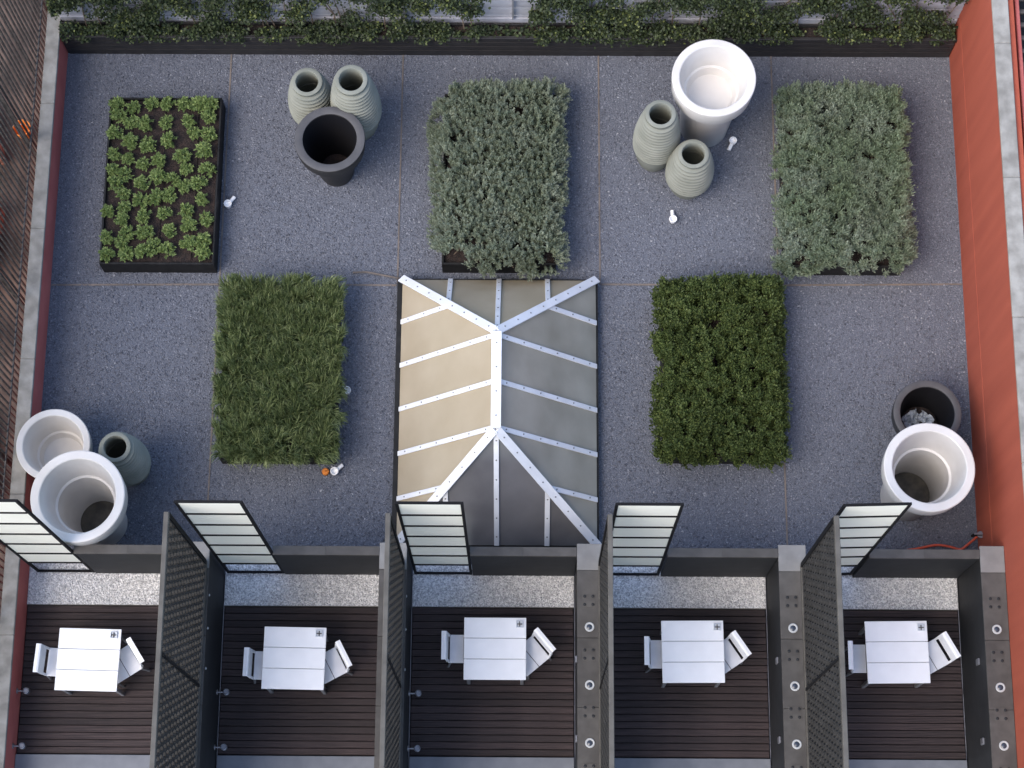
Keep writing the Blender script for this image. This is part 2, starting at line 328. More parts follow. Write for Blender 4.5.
def ivy(label, x0, x1, dens, gx):
    n_ = int((x1 - x0) * dens)
    # climbing part: clumps on the wall
    nc = int((x1 - x0) * 13)
    cx = rng.uniform(x0, x1, nc); cz = 0.62 + rng.beta(1.1, 1.0, nc) * 1.6; cy = rng.uniform(13.40, 13.54, nc)
    bare = (cz < 0.84) & (rng.uniform(size=nc) < 0.85)
    cx, cy, cz = cx[~bare], cy[~bare], cz[~bare]
    k = rng.integers(0, len(cx), n_)
    P = np.stack([cx[k] + rng.normal(0, 0.10, n_), cy[k] + rng.normal(0, 0.045, n_), cz[k] + rng.normal(0, 0.085, n_)], 1)
    # band spilling over the trough edge
    nb = int((x1 - x0) * 26); bx = rng.uniform(x0, x1, nb); bz = rng.uniform(0.50, 0.72, nb); by = rng.uniform(YN - 0.015, YN + 0.17, nb)
    k = rng.integers(0, nb, int(n_ * 0.5))
    B = np.stack([bx[k] + rng.normal(0, 0.05, len(k)), by[k] + rng.normal(0, 0.03, len(k)), bz[k] + rng.normal(0, 0.05, len(k))], 1)
    hang = B[:, 1] > YN - 0.02; B[~hang, 2] = np.clip(B[~hang, 2], 0.53, 0.70); B[hang, 2] = np.maximum(B[hang, 2], 0.60)
    P = np.concatenate([P, B]); P[:, 1] = np.minimum(P[:, 1], 13.60); P[:, 0] = np.clip(P[:, 0], max(x0 - 0.1, XL + 0.04), min(x1 + 0.1, XR - 0.05))
    n2 = len(P)
    D = rng.normal(size=(n2, 3)) * np.array([1, 0.5, 0.8]) + np.array([0, -0.55, -0.1])
    V, F = kites(P, D, rng.uniform(0.030, 0.056, n2), rng.uniform(0.027, 0.046, n2), 0.38, 0.12)
    t = thing('ivy', label, 'ivy', (0, 0, 0))
    put('foliage', npmesh('ivy_foliage', V, F, M['ivy']), t)
    st = MB()
    for i in range(int((x1 - x0) * 3)):
        x = rng.uniform(x0 + 0.1, x1 - 0.1); st.tube([(x, 13.46, 0.5), (x + rng.normal(0, 0.06), 13.53, 0.9), (x + rng.normal(0, 0.15), 13.55, 1.5), (x + rng.normal(0, 0.2), 13.55, 2.1)], [0.012, 0.010, 0.008, 0.004], 5)
    st.obj('stems', M['stem'], t)['kind'] = 'stuff'
ivy('dense green ivy on the back wall left of the bare grey panel', XL + 0.02, -0.62, 4000, 0)
ivy('dense green ivy on the back wall right of the bare grey panel', 0.16, XR - 0.03, 4000, 0)
nb = 160
P = np.stack([rng.uniform(-0.6, 0.15, nb), rng.uniform(YN + 0.02, YN + 0.2, nb), rng.uniform(0.56, 0.64, nb)], 1)
V, F = kites(P, rng.normal(size=(nb, 3)) + np.array([0, -0.4, 0.2]), rng.uniform(0.045, 0.08, nb), rng.uniform(0.035, 0.06, nb), 0.4, 0.1)
tag(put('ivy', npmesh('ivy_low', V, F, M['ivy'])), 'low sparse yellowish ivy in the trough below the bare grey panel', 'ivy')

# ------------------------------------------------------------------ neighbouring fences
def bar_fence(label, x, y0, y1, z0, z1, rails, pitch, material, top_out=0.0):
    t = thing('bar_fence', label, 'fence', (x, 0, 0))
    me = MB().box(-0.012, 0.012, -0.012, 0.012, z0, z1).mesh('fence_bar', material)
    n_ = int((y1 - y0) / pitch)
    for i in range(n_): put('bar', me, t, (rng.normal(0, 0.004), y0 + i * pitch + rng.normal(0, 0.006), 0))
    for z in rails: MB().box(0.013, 0.030, y0, y1, z - 0.022, z + 0.022).obj('rail', M['cap'], t)
    for y in np.arange(y0, y1, 2.4): MB().box(-0.07, -0.031, y - 0.03, y + 0.03, z0 - 1.0, z1 + 0.05).obj('post', material, t)
    return t
bar_fence('tall dark metal bar fence outside the low maroon wall', XL - 0.30, 2.0, 14.2, -0.2, 3.4, (0.68, 3.3), 0.105, M['fence'])
yd = MB().box(-30, XL - 0.4, -5, 30, -3.9, -2.6).obj('neighbouring_yard', M['yard']); structure(yd)
for i, (x, y, sx, sy, rz) in enumerate([(-8.6, 7.2, .5, 1.6, .1), (-8.9, 10.9, .6, 1.8, -.1), (-9.1, 13.0, .8, 1.2, .3)]):
    t = thing('tile_stack', ['stack of terracotta tiles in the yard behind the fence by the white pots', 'stack of terracotta tiles in the yard behind the fence by the leafy planter', 'stack of terracotta tiles in the yard at the top left corner'][i], 'tiles', (x, y, -2.6), rz)
    for k in range(5):
        for j in range(4): MB().box(-sx / 2, sx / 2, -sy / 2 + j * sy / 4 + 0.01, -sy / 2 + (j + 1) * sy / 4 - 0.01, k * 0.09, k * 0.09 + 0.075, 0.01).obj('tile', M['terracotta'], t, (rng.normal(0, .015), 0, 0))
bk = thing('bucket', 'orange plastic bucket in the yard behind the left fence', 'bucket', (at(21, 127, -2.3).x, at(21, 127, -2.3).y, -2.6))
bk.scale = (0.6, 0.6, 0.6)
MB().lathe([(0.0, 0.0), (0.17, 0.0), (0.23, 0.42), (0.245, 0.42), (0.245, 0.45), (0.22, 0.45), (0.16, 0.03), (0, 0.03)], 24).obj('body', M['orange'], bk, smooth=30)
MB().tube([(0.24 * cos(a), 0.02, 0.44 + 0.2 * sin(a)) for a in np.linspace(0, pi, 12)], 0.008, 5).obj('handle', M['steel'], bk)
sh = thing('sheet_pile', 'crumpled pale sheets lying in the yard behind the left fence', 'sheets', (-9.0, 9.75, -2.6), 0.3)
for k in range(5): MB().box(-0.35, 0.35, -0.5, 0.5, k * 0.05, k * 0.05 + 0.03, 0.01).obj('sheet', M['tarp'], sh, (rng.normal(0, .1), rng.normal(0, .12), 0))
# right neighbour: dark slatted canopy behind the red wall
lc = thing('slatted_canopy', 'dark slatted canopy beyond the tall red wall at the right edge', 'canopy', (XR + 0.36, 0, 2.55))
for i in range(64): MB().box(0.06, 1.4, -0.03, 0.03, -0.02, 0.02).obj('slat', M['fence'], lc, (0, 1.0 + i * 0.2, 0))
MB().box(0.0, 0.055, 0.8, 14.2, -0.06, 0.05, 0.01).obj('edge_beam', M['maroon'], lc)
MB().box(0.06, 1.4, 0.8, 14.2, -0.32, -0.30).obj('back_sheet', M['walldark'], lc)

# ------------------------------------------------------------------ terraces: gravel strips, decks, sills
div_w = [e - DIV_T for e in DIV_E] + [6.14]
bays = [(XL, div_w[0]), (DIV_E[0], div_w[1]), (DIV_E[1], div_w[2]), (DIV_E[2], div_w[3]), (DIV_E[3], div_w[4])]
ordn = ['leftmost', 'second', 'middle', 'fourth', 'rightmost']
place = ['beside the low maroon wall', 'right of the leftmost perforated screen', 'below the glass skylight', 'below the dark green clipped shrub', 'next to the tall red wall']
for i, (x0, x1) in enumerate(bays):
    n_ = int((x1 - x0) * 1500)
    bed = MB().box(x0 + 0.004, x1 - 0.004, YD1 + 0.012, YP + 0.155, -0.055, 0.006).obj('gravel_bed', M['pale_bed']); structure(bed)
    p = np.stack([rng.uniform(x0 + 0.02, x1 - 0.02, n_), rng.uniform(YD1 + 0.03, YP + 0.15, n_), rng.uniform(0.006, 0.018, n_)], 1)
    tag(put('gravel_strip', stones('gravel_strip', p, 0.017, M['stone_pale'])), f'pale gravel strip at the back of the {ordn[i]} terrace {place[i]}', 'gravel', 'pale gravel strips of the terraces', 'stuff')
    dk = MB().box(x0 + 0.003, x1 - 0.003, YD0 - 0.01, YD1 + 0.010, -0.055, -0.035).obj('timber_deck', M['deckgap']); structure(dk)
    me = MB().box(x0 + 0.012, x1 - 0.012, -0.0452, 0.0452, -0.034, 0.0, 0.006).mesh('plank', M['deck'])
    nb = 21; pt = (YD1 - YD0) / nb
    for k in range(nb): put('plank', me, dk, (rng.normal(0, 0.003), YD0 + (k + 0.5) * pt, rng.normal(0, 0.0008)))
    MB().box(x0 + 0.012, x1 - 0.012, YD1 + 0.001, YD1 + 0.011, -0.034, 0.012).obj('edge_strip', M['screenrail'], dk)
    sl_ = MB().box(x0 + 0.004, x1 - 0.004, 0.32, YD0 - 0.012, -0.055, 0.03, 0.006).obj('terrace_sill', M['sill']); structure(sl_)

# ------------------------------------------------------------------ parapet pieces and divider walls
PANEL_W = 0.82
for i, (x0, x1) in enumerate(bays):
    px0 = (x0 if i else -6.90 - 0.02) + (0.03 if i else 0.0)
    a = [-6.06, -3.375, -0.715, 1.945, 4.66][i]
    t = thing('parapet_wall', f'dark charcoal parapet with grey metal cap behind the {ordn[i]} terrace', 'wall', ((a + x1) / 2, YP, 0), 0, 'parapets between the terraces and the roof')
    h = (x1 - a) / 2
    MB().box(-h, h - 0.002, 0.0, 0.105, -0.05, ZW - 0.05).obj('wall_body', M['walldark'], t)
    npc = 2
    for k in range(npc): MB().box(-h - 0.01 + k * 2 * h / npc + 0.002, -h + (k + 1) * 2 * h / npc - 0.004, -0.010, 0.115, ZW - 0.05, ZW, 0.005).obj('cap_piece', M['cap'], t)
Y0W = 0.9
def divider(i, xw, xe, label):
    t = thing('divider_wall', label, 'wall', (xw, 0, 0), 0, 'divider walls between the terraces')
    T_ = xe - xw
    MB().box(0.012, T_ - 0.012, Y0W, YP + 0.14, -0.055, ZW - 0.04).obj('wall_body', M['walldark'], t)
    ys = [YP + 0.165, 5.05, 4.14, 3.22, 2.30, 1.40, Y0W]
    for k in range(len(ys) - 1):
        MB().box(0, T_, ys[k + 1] + 0.003, ys[k] - 0.001, ZW - 0.04, ZW, 0.005).obj('cap_piece', M['capl'] if k == 0 else M['cap'], t)
    return t
labs = ['dark divider wall under the leftmost perforated screen', 'dark divider wall under the perforated screen left of the middle terrace', 'dark divider wall with ring lamps on its cap right of the middle terrace', 'dark divider wall with ring lamps on its cap below the clipped green shrub', 'dark divider wall with ring lamps against the tall red wall']
ring_me = MB().lathe([(0.036, 0.0), (0.064, 0.0), (0.064, 0.010), (0.056, 0.017), (0.040, 0.015), (0.036, 0.005)], 28).mesh('ring', M['ring'], 40)
lens_me = MB().lathe([(0.0, 0.010), (0.03, 0.008), (0.042, 0.0)], 20).mesh('lens', M['lens'], 40)
plate_me = MB().box(-0.085, 0.085, -0.085, 0.085, 0, 0.004).mesh('bolt_plate', M['cap'])
bolt_me = MB().lathe([(0.022, 0), (0.022, 0.006), (0.014, 0.010), (0.0, 0.010)], 8).mesh('bolt', M['walldark'], 30)
dotm = MB().lathe([(0.018, 0), (0.018, 0.01), (0.008, 0.016), (0, 0.016)], 10).mesh('stud', M['ring'], 30)
fix_me = MB().box(-0.03, 0, -0.045, 0.045, -0.07, 0.07, 0.008).mesh('step_light', M['steel'])
for i in range(5):
    xw = div_w[i]; xe = DIV_E[i] if i < 4 else XR - 0.004
    t = divider(i, xw, xe, labs[i])
    cx = 0.165
    for y in (4.285, 3.515, 2.755):
        o = put('ring_lamp', ring_me, t, (cx, y, ZW)); put('lens', lens_me, o, (0, 0, 0.003))
    for y in (4.64, 3.92, 3.16, 2.4):
        o = put('bolt_plate', plate_me, t, (cx - 0.01, y, ZW))
        for sx in (-1, 1):
            for sy in (-1, 1): put('bolt', bolt_me, o, (sx * 0.055, sy * 0.055, 0.004))
    for y in (3.92, 2.86): put('step_light', fix_me, t, (0.012, y, 1.02))
    if i < 4:
        for y in (4.72, 4.27, 3.73): put('stud', dotm, t, (xe - xw - 0.012, y, 1.30), (0, pi / 2, 0))

# ------------------------------------------------------------------ perforated screens on the dividers
def perf_panel(y0, y1, z0, z1, py, pz, th):
    ny = max(2, round((y1 - y0) / py)); nz = max(2, round((z1 - z0) / pz)); py = (y1 - y0) / ny; pz = (z1 - z0) / nz
    m_ = MB(); hx_ = [(0, .667), (.5, .333), (.5, -.333), (0, -.667), (-.5, -.333), (-.5, .333)]
    for k in range(nz + 1):
        off = 0.5 if k % 2 else 0.0
        for j in range(ny + (0 if off else 1)):
            cy = y0 + (j + off) * py; cz = z0 + k * pz
            O = [(min(max(cy + a * py, y0), y1), min(max(cz + b * pz, z0), z1)) for a, b in hx_]
            ctr = (sum(p[0] for p in O) / 6, sum(p[1] for p in O) / 6)
            I = [(ctr[0] + (p[0] - ctr[0]) * 0.70, ctr[1] + (p[1] - ctr[1]) * 0.76) for p in O]
            vs = []; fs = []
            for sx in (-th / 2, th / 2):
                vs += [(sx, *p) for p in O] + [(sx, *p) for p in I]
            for q in range(6):
                r_ = (q + 1) % 6
                fs += [(q, r_, 6 + r_, 6 + q), (12 + q, 18 + q, 18 + r_, 12 + r_), (6 + q, 6 + r_, 18 + r_, 18 + q)]
            m_.add(vs, fs)
    return m_
SY0, SYJ, SY1, SZ0, SZ1 = 1.55, 3.46, 5.15, ZW + 0.004, 4.57
pan_a = perf_panel(SYJ + 0.018, SY1 - 0.06, SZ0 + 0.09, SZ1 - 0.08, 0.095, 0.20, 0.03).mesh('perforated_sheet', M['screen'])
pan_b = perf_panel(SY0 + 0.06, SYJ - 0.018, SZ0 + 0.09, SZ1 - 0.08, 0.095, 0.20, 0.03).mesh('perforated_sheet', M['screen'])
rail_t = MB().box(-0.03, 0.03, SY0, SY1, SZ1 - 0.08, SZ1, 0.006).mesh('top_rail', M['screenrail'])
rail_b = MB().box(-0.03, 0.03, SY0, SY1, SZ0, SZ0 + 0.09, 0.006).mesh('bottom_rail', M['screenrail'])
post_n = MB().box(-0.032, 0.032, SY1 - 0.06, SY1 + 0.002, SZ0 + 0.091, SZ1 - 0.081).mesh('post', M['black'])
post_j = MB().box(-0.027, 0.027, SYJ - 0.018, SYJ + 0.018, SZ0 + 0.091, SZ1 - 0.081).mesh('post', M['black'])
post_s = MB().box(-0.032, 0.032, SY0 - 0.002, SY0 + 0.06, SZ0 + 0.091, SZ1 - 0.081).mesh('post', M['black'])
slab = ['leftmost tall perforated grey metal screen between the terraces', 'perforated grey metal screen left of the middle terrace', 'perforated grey metal screen seen nearly edge on right of the middle terrace', 'rightmost tall perforated grey metal screen between the terraces']
for i in range(4):
    t = thing('privacy_screen', slab[i], 'screen', (DIV_E[i] - 0.055, 0, 0), 0, 'perforated screens between the terraces')
    for nm, me in (('top_rail', rail_t), ('bottom_rail', rail_b), ('post', post_n), ('post', post_j), ('post', post_s), ('perforated_sheet', pan_a), ('perforated_sheet', pan_b)): put(nm, me, t)

# ------------------------------------------------------------------ tall white boarded panels in the parapet openings
def white_panel(x, rz, label):
    t = thing('white_panel', label, 'panel', (x, YP + 0.03, 0), rz, 'white boarded panels at the back of the terraces')
    W = PANEL_W; z0, z1 = 0.70, 4.57
    for sx in (0.0, W - 0.035): MB().box(sx, sx + 0.035, -0.020, 0.010, 0.0, z1).obj('post', M['black'], t)
    MB().box(0.036, W - 0.036, -0.020, 0.012, z1 - 0.03, z1 - 0.001).obj('top_rail', M['black'], t)
    MB().box(0.036, W - 0.036, -0.020, 0.012, 0.02, 0.06).obj('bottom_rail', M['black'], t)
    n_ = 6; bh = (z1 - 0.03 - z0) / n_
    for k in range(n_):
        a = z0 + k * bh
        m_ = MB().box(0.036, W - 0.036, -0.010, 0.004, a + 0.042, a + bh - 0.001, 0.003)
        m_.obj('board', M['pane_white'], t)
        MB().box(0.036, W - 0.036, -0.024, 0.012, a + 0.001, a + 0.041).obj('rail', M['black'], t)
plabs = ['white boarded panel at the left edge beside the white pots', 'white boarded panel left of the second table, right of the leftmost screen', 'white boarded panel in front of the glass skylight', 'white boarded panel right of the skylight', 'white boarded panel overlapping the white pot by the red wall']
for i, x in enumerate([-6.90, -4.20, -1.545, 1.10, 3.83]): white_panel(x, [0, 0, 0, 0, 0.03][i], plabs[i])

# ------------------------------------------------------------------ skylight
SX0, SX1, SYS, SYN, SZB, SZR = -1.80, 1.04, 5.65, 9.61, 0.20, 1.72
RX, RY0, RY1 = -0.385, 6.95, 8.33
sk = thing('skylight', 'hipped glass skylight with white glazing bars in the gravel roof', 'skylight', (RX, 7.63, 0))
O3 = Vector((RX, 7.63, 0))
def sp(x, y, z): return Vector((x, y, z)) - O3
MB().box(SX0 - 0.075 - RX, SX1 + 0.03 - RX, SYS - 0.03 - 7.63, SYN + 0.03 - 7.63, 0.0, 0.17).obj('upstand', M['boxm'], sk)
yk = [SYN - k * (SYN - SYS) / 6 for k in range(7)]
def side_top(y):   # height/x fraction of the side plane's upper limit at this y (1 = ridge)
    if y >= RY1: return (SYN - y) / (SYN - RY1)
    if y <= RY0: return (y - SYS) / (RY0 - SYS)
    return 1.0
def pane(poly, nrm, mt='poly'):
    vs = [Vector(p) for p in poly]; d = Vector(nrm).normalized() * 0.012; n_ = len(vs)
    m_ = MB(); m_.add(vs + [p - d for p in vs], [tuple(range(n_)), tuple(range(n_, 2 * n_))[::-1]] + [(k, (k + 1) % n_, n_ + (k + 1) % n_, n_ + k) for k in range(n_)])
    return m_.obj('pane', M[mt], sk)
bar_list = []
for side, bx in ((-1, SX0), (1, SX1)):
    run = RX - bx; rise = SZR - SZB; nrm = (side * rise, 0, abs(run))
    def sidep(y, f, bx=bx, run=run): return sp(bx + run * f, y, SZB + rise * f)
    for k in range(6):
        ya, yb = yk[k], yk[k + 1]; g_ = 0.004
        cuts = [ya - g_] + [r_ for r_ in (RY1, RY0) if yb + g_ < r_ < ya - g_] + [yb + g_]
        poly = [sidep(ya - g_, 0.0), sidep(yb + g_, 0.0)] + [sidep(c, side_top(c)) for c in cuts[::-1]]
        poly = [p for i, p in enumerate(poly) if (p - poly[i - 1]).length > 0.01]
        if side > 0: poly = poly[::-1]
        pane(poly, nrm, 'poly' if side < 0 else 'poly_shaded')
    for k in range(1, 6): bar_list.append((sidep(yk[k], 0.005), sidep(yk[k], side_top(yk[k])), nrm, 0.072))
for by, ry, sgn in ((SYN, RY1, 1), (SYS, RY0, -1)):
    rise = SZR - SZB; nrm = (0, sgn * rise, abs(by - ry)); xk = [SX0 + k * (SX1 - SX0) / 4 for k in range(5)]
    def endp(x, f, by=by, ry=ry): return sp(x, by + (ry - by) * f, SZB + rise * f)
    def etop(x): return (x - SX0) / (RX - SX0) if x <= RX else (SX1 - x) / (SX1 - RX)
    for k in range(4):
        xa, xb = xk[k] + 0.004, xk[k + 1] - 0.004
        cuts = [xa] + ([RX] if xa < RX < xb else []) + [xb]
        poly = [endp(xa, 0), endp(xb, 0)] + [endp(c, etop(c)) for c in cuts[::-1]]
        poly = [p for i, p in enumerate(poly) if (p - poly[i - 1]).length > 0.01]
        pane(poly, nrm, 'poly' if sgn > 0 else 'poly_dark_refl')
    for k in (1, 2, 3): bar_list.append((endp(xk[k], 0.005), endp(xk[k], etop(xk[k])), nrm, 0.072))
bolt2 = MB().lathe([(0.011, 0), (0.011, 0.008), (0.0, 0.010)], 6).mesh('bolt', M['bolt'])
def gbar(p, q, nrm, w_, name='glazing_bar', lift=0.016):
    p, q = Vector(p), Vector(q); nn = Vector(nrm).normalized(); o = MB().bar(p + nn * lift, q + nn * lift, w_, 0.026, nn, 0.004).obj(name, M['alubar'], sk)
    d = q - p; nn_ = max(2, int(d.length / 0.30)); rot = nn.to_track_quat('Z', 'Y').to_euler()
    for k in range(nn_): put('bolt', bolt2, o, p + d * ((k + 0.5) / nn_) + nn * (lift + 0.013), rot)
for b_ in bar_list: gbar(*b_)
for cx_, cy_, ry in ((SX0, SYN, RY1), (SX1, SYN, RY1), (SX0, SYS, RY0), (SX1, SYS, RY0)):
    sx = -1 if cx_ == SX0 else 1; sy = 1 if cy_ == SYN else -1
    gbar(sp(cx_, cy_, SZB), sp(RX, ry, SZR), (sx * 0.5, sy * 0.5, 0.75), 0.125, 'hip_bar', 0.035)
gbar(sp(RX, RY0, SZR), sp(RX, RY1, SZR), (0, 0, 1), 0.14, 'ridge_bar', 0.05)

# ------------------------------------------------------------------ planter boxes and their plants
def planter(x0, x1, y0, y1, label, h=0.38):
    cx, cy = (x0 + x1) / 2, (y0 + y1) / 2; a, b = (x1 - x0) / 2, (y1 - y0) / 2
    t = thing('planter_box', label, 'planter', (cx, cy, 0), 0, 'black planter boxes on the gravel roof')
    MB().box(-a, a, -b, -b + 0.03, 0, h, 0.004).obj('side_panel', M['boxm'], t); MB().box(-a, a, b - 0.03, b, 0, h, 0.004).obj('side_panel', M['boxm'], t)
    MB().box(-a, -a + 0.03, -b + 0.031, b - 0.031, 0, h, 0.004).obj('side_panel', M['boxm'], t); MB().box(a - 0.03, a, -b + 0.031, b - 0.031, 0, h, 0.004).obj('side_panel', M['boxm'], t)
    # uneven soil
    ny, nx = 26, 18; gx = np.linspace(-a + 0.031, a - 0.031, nx); gy = np.linspace(-b + 0.031, b - 0.031, ny); G = np.array([(x, y, h - 0.07 + rng.normal(0, 0.008)) for y in gy for x in gx])
    Fq = [(r_ * nx + c, r_ * nx + c + 1, (r_ + 1) * nx + c + 1, (r_ + 1) * nx + c) for r_ in range(ny - 1) for c in range(nx - 1)]
    put('soil', npmesh('soil', G, Fq, M['soil'], True), t)
    for k in range(3): MB().tube([(-a + 0.35 + k * (a - 0.35), -b + 0.08, h - 0.052), (-a + 0.37 + k * (a - 0.35), 0, h - 0.048), (-a + 0.34 + k * (a - 0.35), b - 0.08, h - 0.052)], 0.007, 5).obj('drip_line', M['soil'], t)
    return cx, cy, a, b
boxes = [(-6.24, -4.56, 9.77, 12.42, 'black planter box with separate small leafy plants, top left'),
         (-1.22, 0.45, 9.79, 12.50, 'black planter box under the silvery shrub above the skylight'),
         (3.81, 5.53, 9.78, 12.45, 'black planter box under the grey green lavender by the red wall'),
         (-4.35, -2.70, 6.86, 9.42, 'black planter box hidden under the tufted grass left of the skylight'),
         (1.98, 3.64, 6.90, 9.47, 'black planter box under the clipped dark green shrub')]
BX = [planter(*b) for b in boxes]
# bedding plants of the first box
def rosette(seed, n_leaf=440):
    r_ = np.random.default_rng(seed); ns = 34
    th = r_.uniform(0, 2 * pi, ns); el = np.arcsin(r_.uniform(0.12, 1, ns)); ax = np.stack([np.cos(th) * np.cos(el), np.sin(th) * np.cos(el), np.sin(el)], 1)
    tip = ax * np.array([0.085, 0.085, 0.10]) * r_.uniform(0.8, 1.15, (ns, 1)) + np.array([0, 0, 0.06]); k = r_.integers(0, ns, n_leaf)
    D = ax[k] * 0.7 + r_.normal(0, 0.55, (n_leaf, 3)); D[:, 2] = np.abs(D[:, 2])
    return kites(tip[k] - ax[k] * r_.uniform(0, 0.045, (n_leaf, 1)), D, r_.uniform(0.030, 0.052, n_leaf), r_.uniform(0.014, 0.022, n_leaf), 0.55, 0.15)
ros = [npmesh('bedding_plant', *rosette(100 + i), M['bedding']) for i in range(6)]
z3 = [(160,105),(180,190),(150,325),(150,480),(245,520),(140,600),(225,640),(290,130),(285,250),(390,255),(275,395),(400,415),(425,100),(550,105),(540,245),(565,380),(490,535),(365,555),(480,660),(585,675),(355,705),(660,495),(685,600),(680,115),(780,115),(870,110),(860,200),(715,230),(745,330),(855,340),(825,465),(850,605),(785,705),(150,715),(670,735)]
z4 = [(215,110),(345,155),(465,130),(565,115),(815,140),(100,235),(220,210),(200,300),(370,275),(525,250),(685,235),(715,350),(840,295),(245,400),(380,400),(565,380),(95,430),(90,560),(190,470),(240,560),(370,545),(445,505),(545,535),(710,490),(820,470),(820,555)]
spots = [(95 + x / 7.585, 90 + y / 7.585) for x, y in z3] + [(95 + x / 7.585, 180 + y / 7.585) for x, y in z4]
for i, (u, v) in enumerate(spots):
    p = at(u, v, 0.40); s = random.uniform(1.05, 1.36)
    p.x = min(max(p.x, -6.19), -4.66); p.y = min(max(p.y, 9.86), 12.40)
    o = put('bedding_plant', ros[i % 6], None, (p.x, p.y, 0.29), (0, 0, random.uniform(0, 6.28)), s)
    tag(o, 'small bushy bright green plant in bare soil of the top left planter', 'plant', 'small plants of the top left planter')

def field(a, b, over, n_, corner=0.25, rough=0.0):
    """random spots filling a rounded rectangle that overhangs the box"""
    out = []; ph = rng.uniform(0, 6.28, 3)
    A, B = a + over, b + over
    while len(out) < n_:
        p = rng.uniform(-1, 1, (n_ * 2, 2)) * np.array([A, B])
        an = np.arctan2(p[:, 1] / B, p[:, 0] / A); wob = 1 - rough * (0.5 + 0.3 * np.sin(3 * an + ph[0]) + 0.25 * np.sin(7 * an + ph[1]) + 0.2 * np.sin(13 * an + ph[2]))
        q = np.maximum(np.abs(p / wob[:, None]) - np.array([A - corner, B - corner]), 0); ok = np.hypot(q[:, 0], q[:, 1]) <= corner
        out += list(p[ok])
    return np.array(out[:n_])
def lump(p, k, amp, seed):
    r_ = np.random.default_rng(seed); c = r_.uniform(-2, 2, (k, 2)); s = r_.uniform(0.15, 0.4, k); w_ = r_.uniform(-1, 1, k)
    d = ((p[:, None, :] - c[None]) ** 2).sum(-1); return (np.exp(-d / s ** 2) * w_).sum(1) * amp
def sprigs(p, top, a, b, over, n_leaf, Ls, Ws, spread, out_tilt, mat_, sprig_len, rise=(0.2, 1.2), edge_drop=0.25, skip=None, jit=0.012):
    """tufts of needles on short shoots; p in box coordinates, top = canopy height"""
    n_ = len(p)
    ex = np.clip((np.abs(p[:, 0]) - (a - 0.12)) / (over + 0.12), 0, 1); ey = np.clip((np.abs(p[:, 1]) - (b - 0.12)) / (over + 0.12), 0, 1)
    e = np.clip(np.hypot(ex, ey), 0, 1); z = top - edge_drop * e ** 2
    lean = np.stack([np.sign(p[:, 0]) * ex, np.sign(p[:, 1]) * ey], 1) * out_tilt + rng.normal(0, 0.16, (n_, 2))
    ax = unit(np.concatenate([lean, np.ones((n_, 1))], 1))
    root = np.concatenate([p, z[:, None]], 1) - ax * sprig_len
    k = np.repeat(np.arange(n_), n_leaf); m_ = len(k)
    f = np.tile(np.linspace(0.15, 1, n_leaf), n_); P = root[k] + ax[k] * (f * sprig_len)[:, None] + rng.normal(0, jit, (m_, 3))
    th = rng.uniform(0, 2 * pi, m_); r_el = rng.uniform(*rise, m_)
    D = np.stack([np.cos(th) * np.cos(r_el), np.sin(th) * np.cos(r_el), np.sin(r_el)], 1) * spread + ax[k] * (1 - spread) * 1.2
    return kites(P, D, rng.uniform(Ls[0], Ls[1], m_), rng.uniform(Ws[0], Ws[1], m_), 0.5, 0.0)
def stems(n_, a, b, h, t, lim=0.95):
    st = MB()
    for i in range(n_):
        x, y = random.uniform(-a * lim, a * lim), random.uniform(-b * lim, b * lim)
        st.tube([(x, y, 0.24), (x + random.gauss(0, .04), y + random.gauss(0, .04), h * 0.6), (x + random.gauss(0, .09), y + random.gauss(0, .09), h)], [0.010, 0.007, 0.004], 5)
    st.obj('stems', M['stem'], t)['kind'] = 'stuff'
# silvery shrub above the skylight
cx, cy, a, b = BX[1]
t = thing('silver_shrub', 'shaggy silver green shrub overflowing its planter above the skylight', 'shrub', (cx, cy, 0))
p = field(a, b, 0.25, 3800, 0.50, 0.12)
hole = np.zeros(len(p), bool)
for hx, hy_, hr in ((-0.84, 1.27, .11), (-0.82, 0.22, .10), (-0.78, 0.08, .08), (-0.62, -1.36, .17), (0.76, -1.36, .13), (0.84, 1.25, .11), (-0.95, 0.9, .10)): hole |= np.hypot(p[:, 0] - hx, p[:, 1] - hy_) < hr
p = p[~hole]; top = 0.76 + lump(p, 26, 0.10, 5) + rng.normal(0, 0.045, len(p))
def merge(*ms):
    Vs, Fs, k = [], [], 0
    for V_, F_ in ms: Vs.append(V_); Fs.append(F_ + k); k += len(V_)
    return np.concatenate(Vs), np.concatenate(Fs)
put('foliage', npmesh('foliage', *merge(sprigs(p[:2300], top[:2300], a, b, 0.18, 60, (0.024, 0.048), (0.011, 0.017), 0.42, 0.9, None, 0.20, edge_drop=0.28, jit=0.010),
                                        sprigs(p[1500:], top[1500:] - 0.10, a, b, 0.16, 26, (0.05, 0.09), (0.016, 0.024), 0.6, 0.9, None, 0.15, edge_drop=0.26)), M['santolina']), t)
stems(140, a, b, 0.5, t)
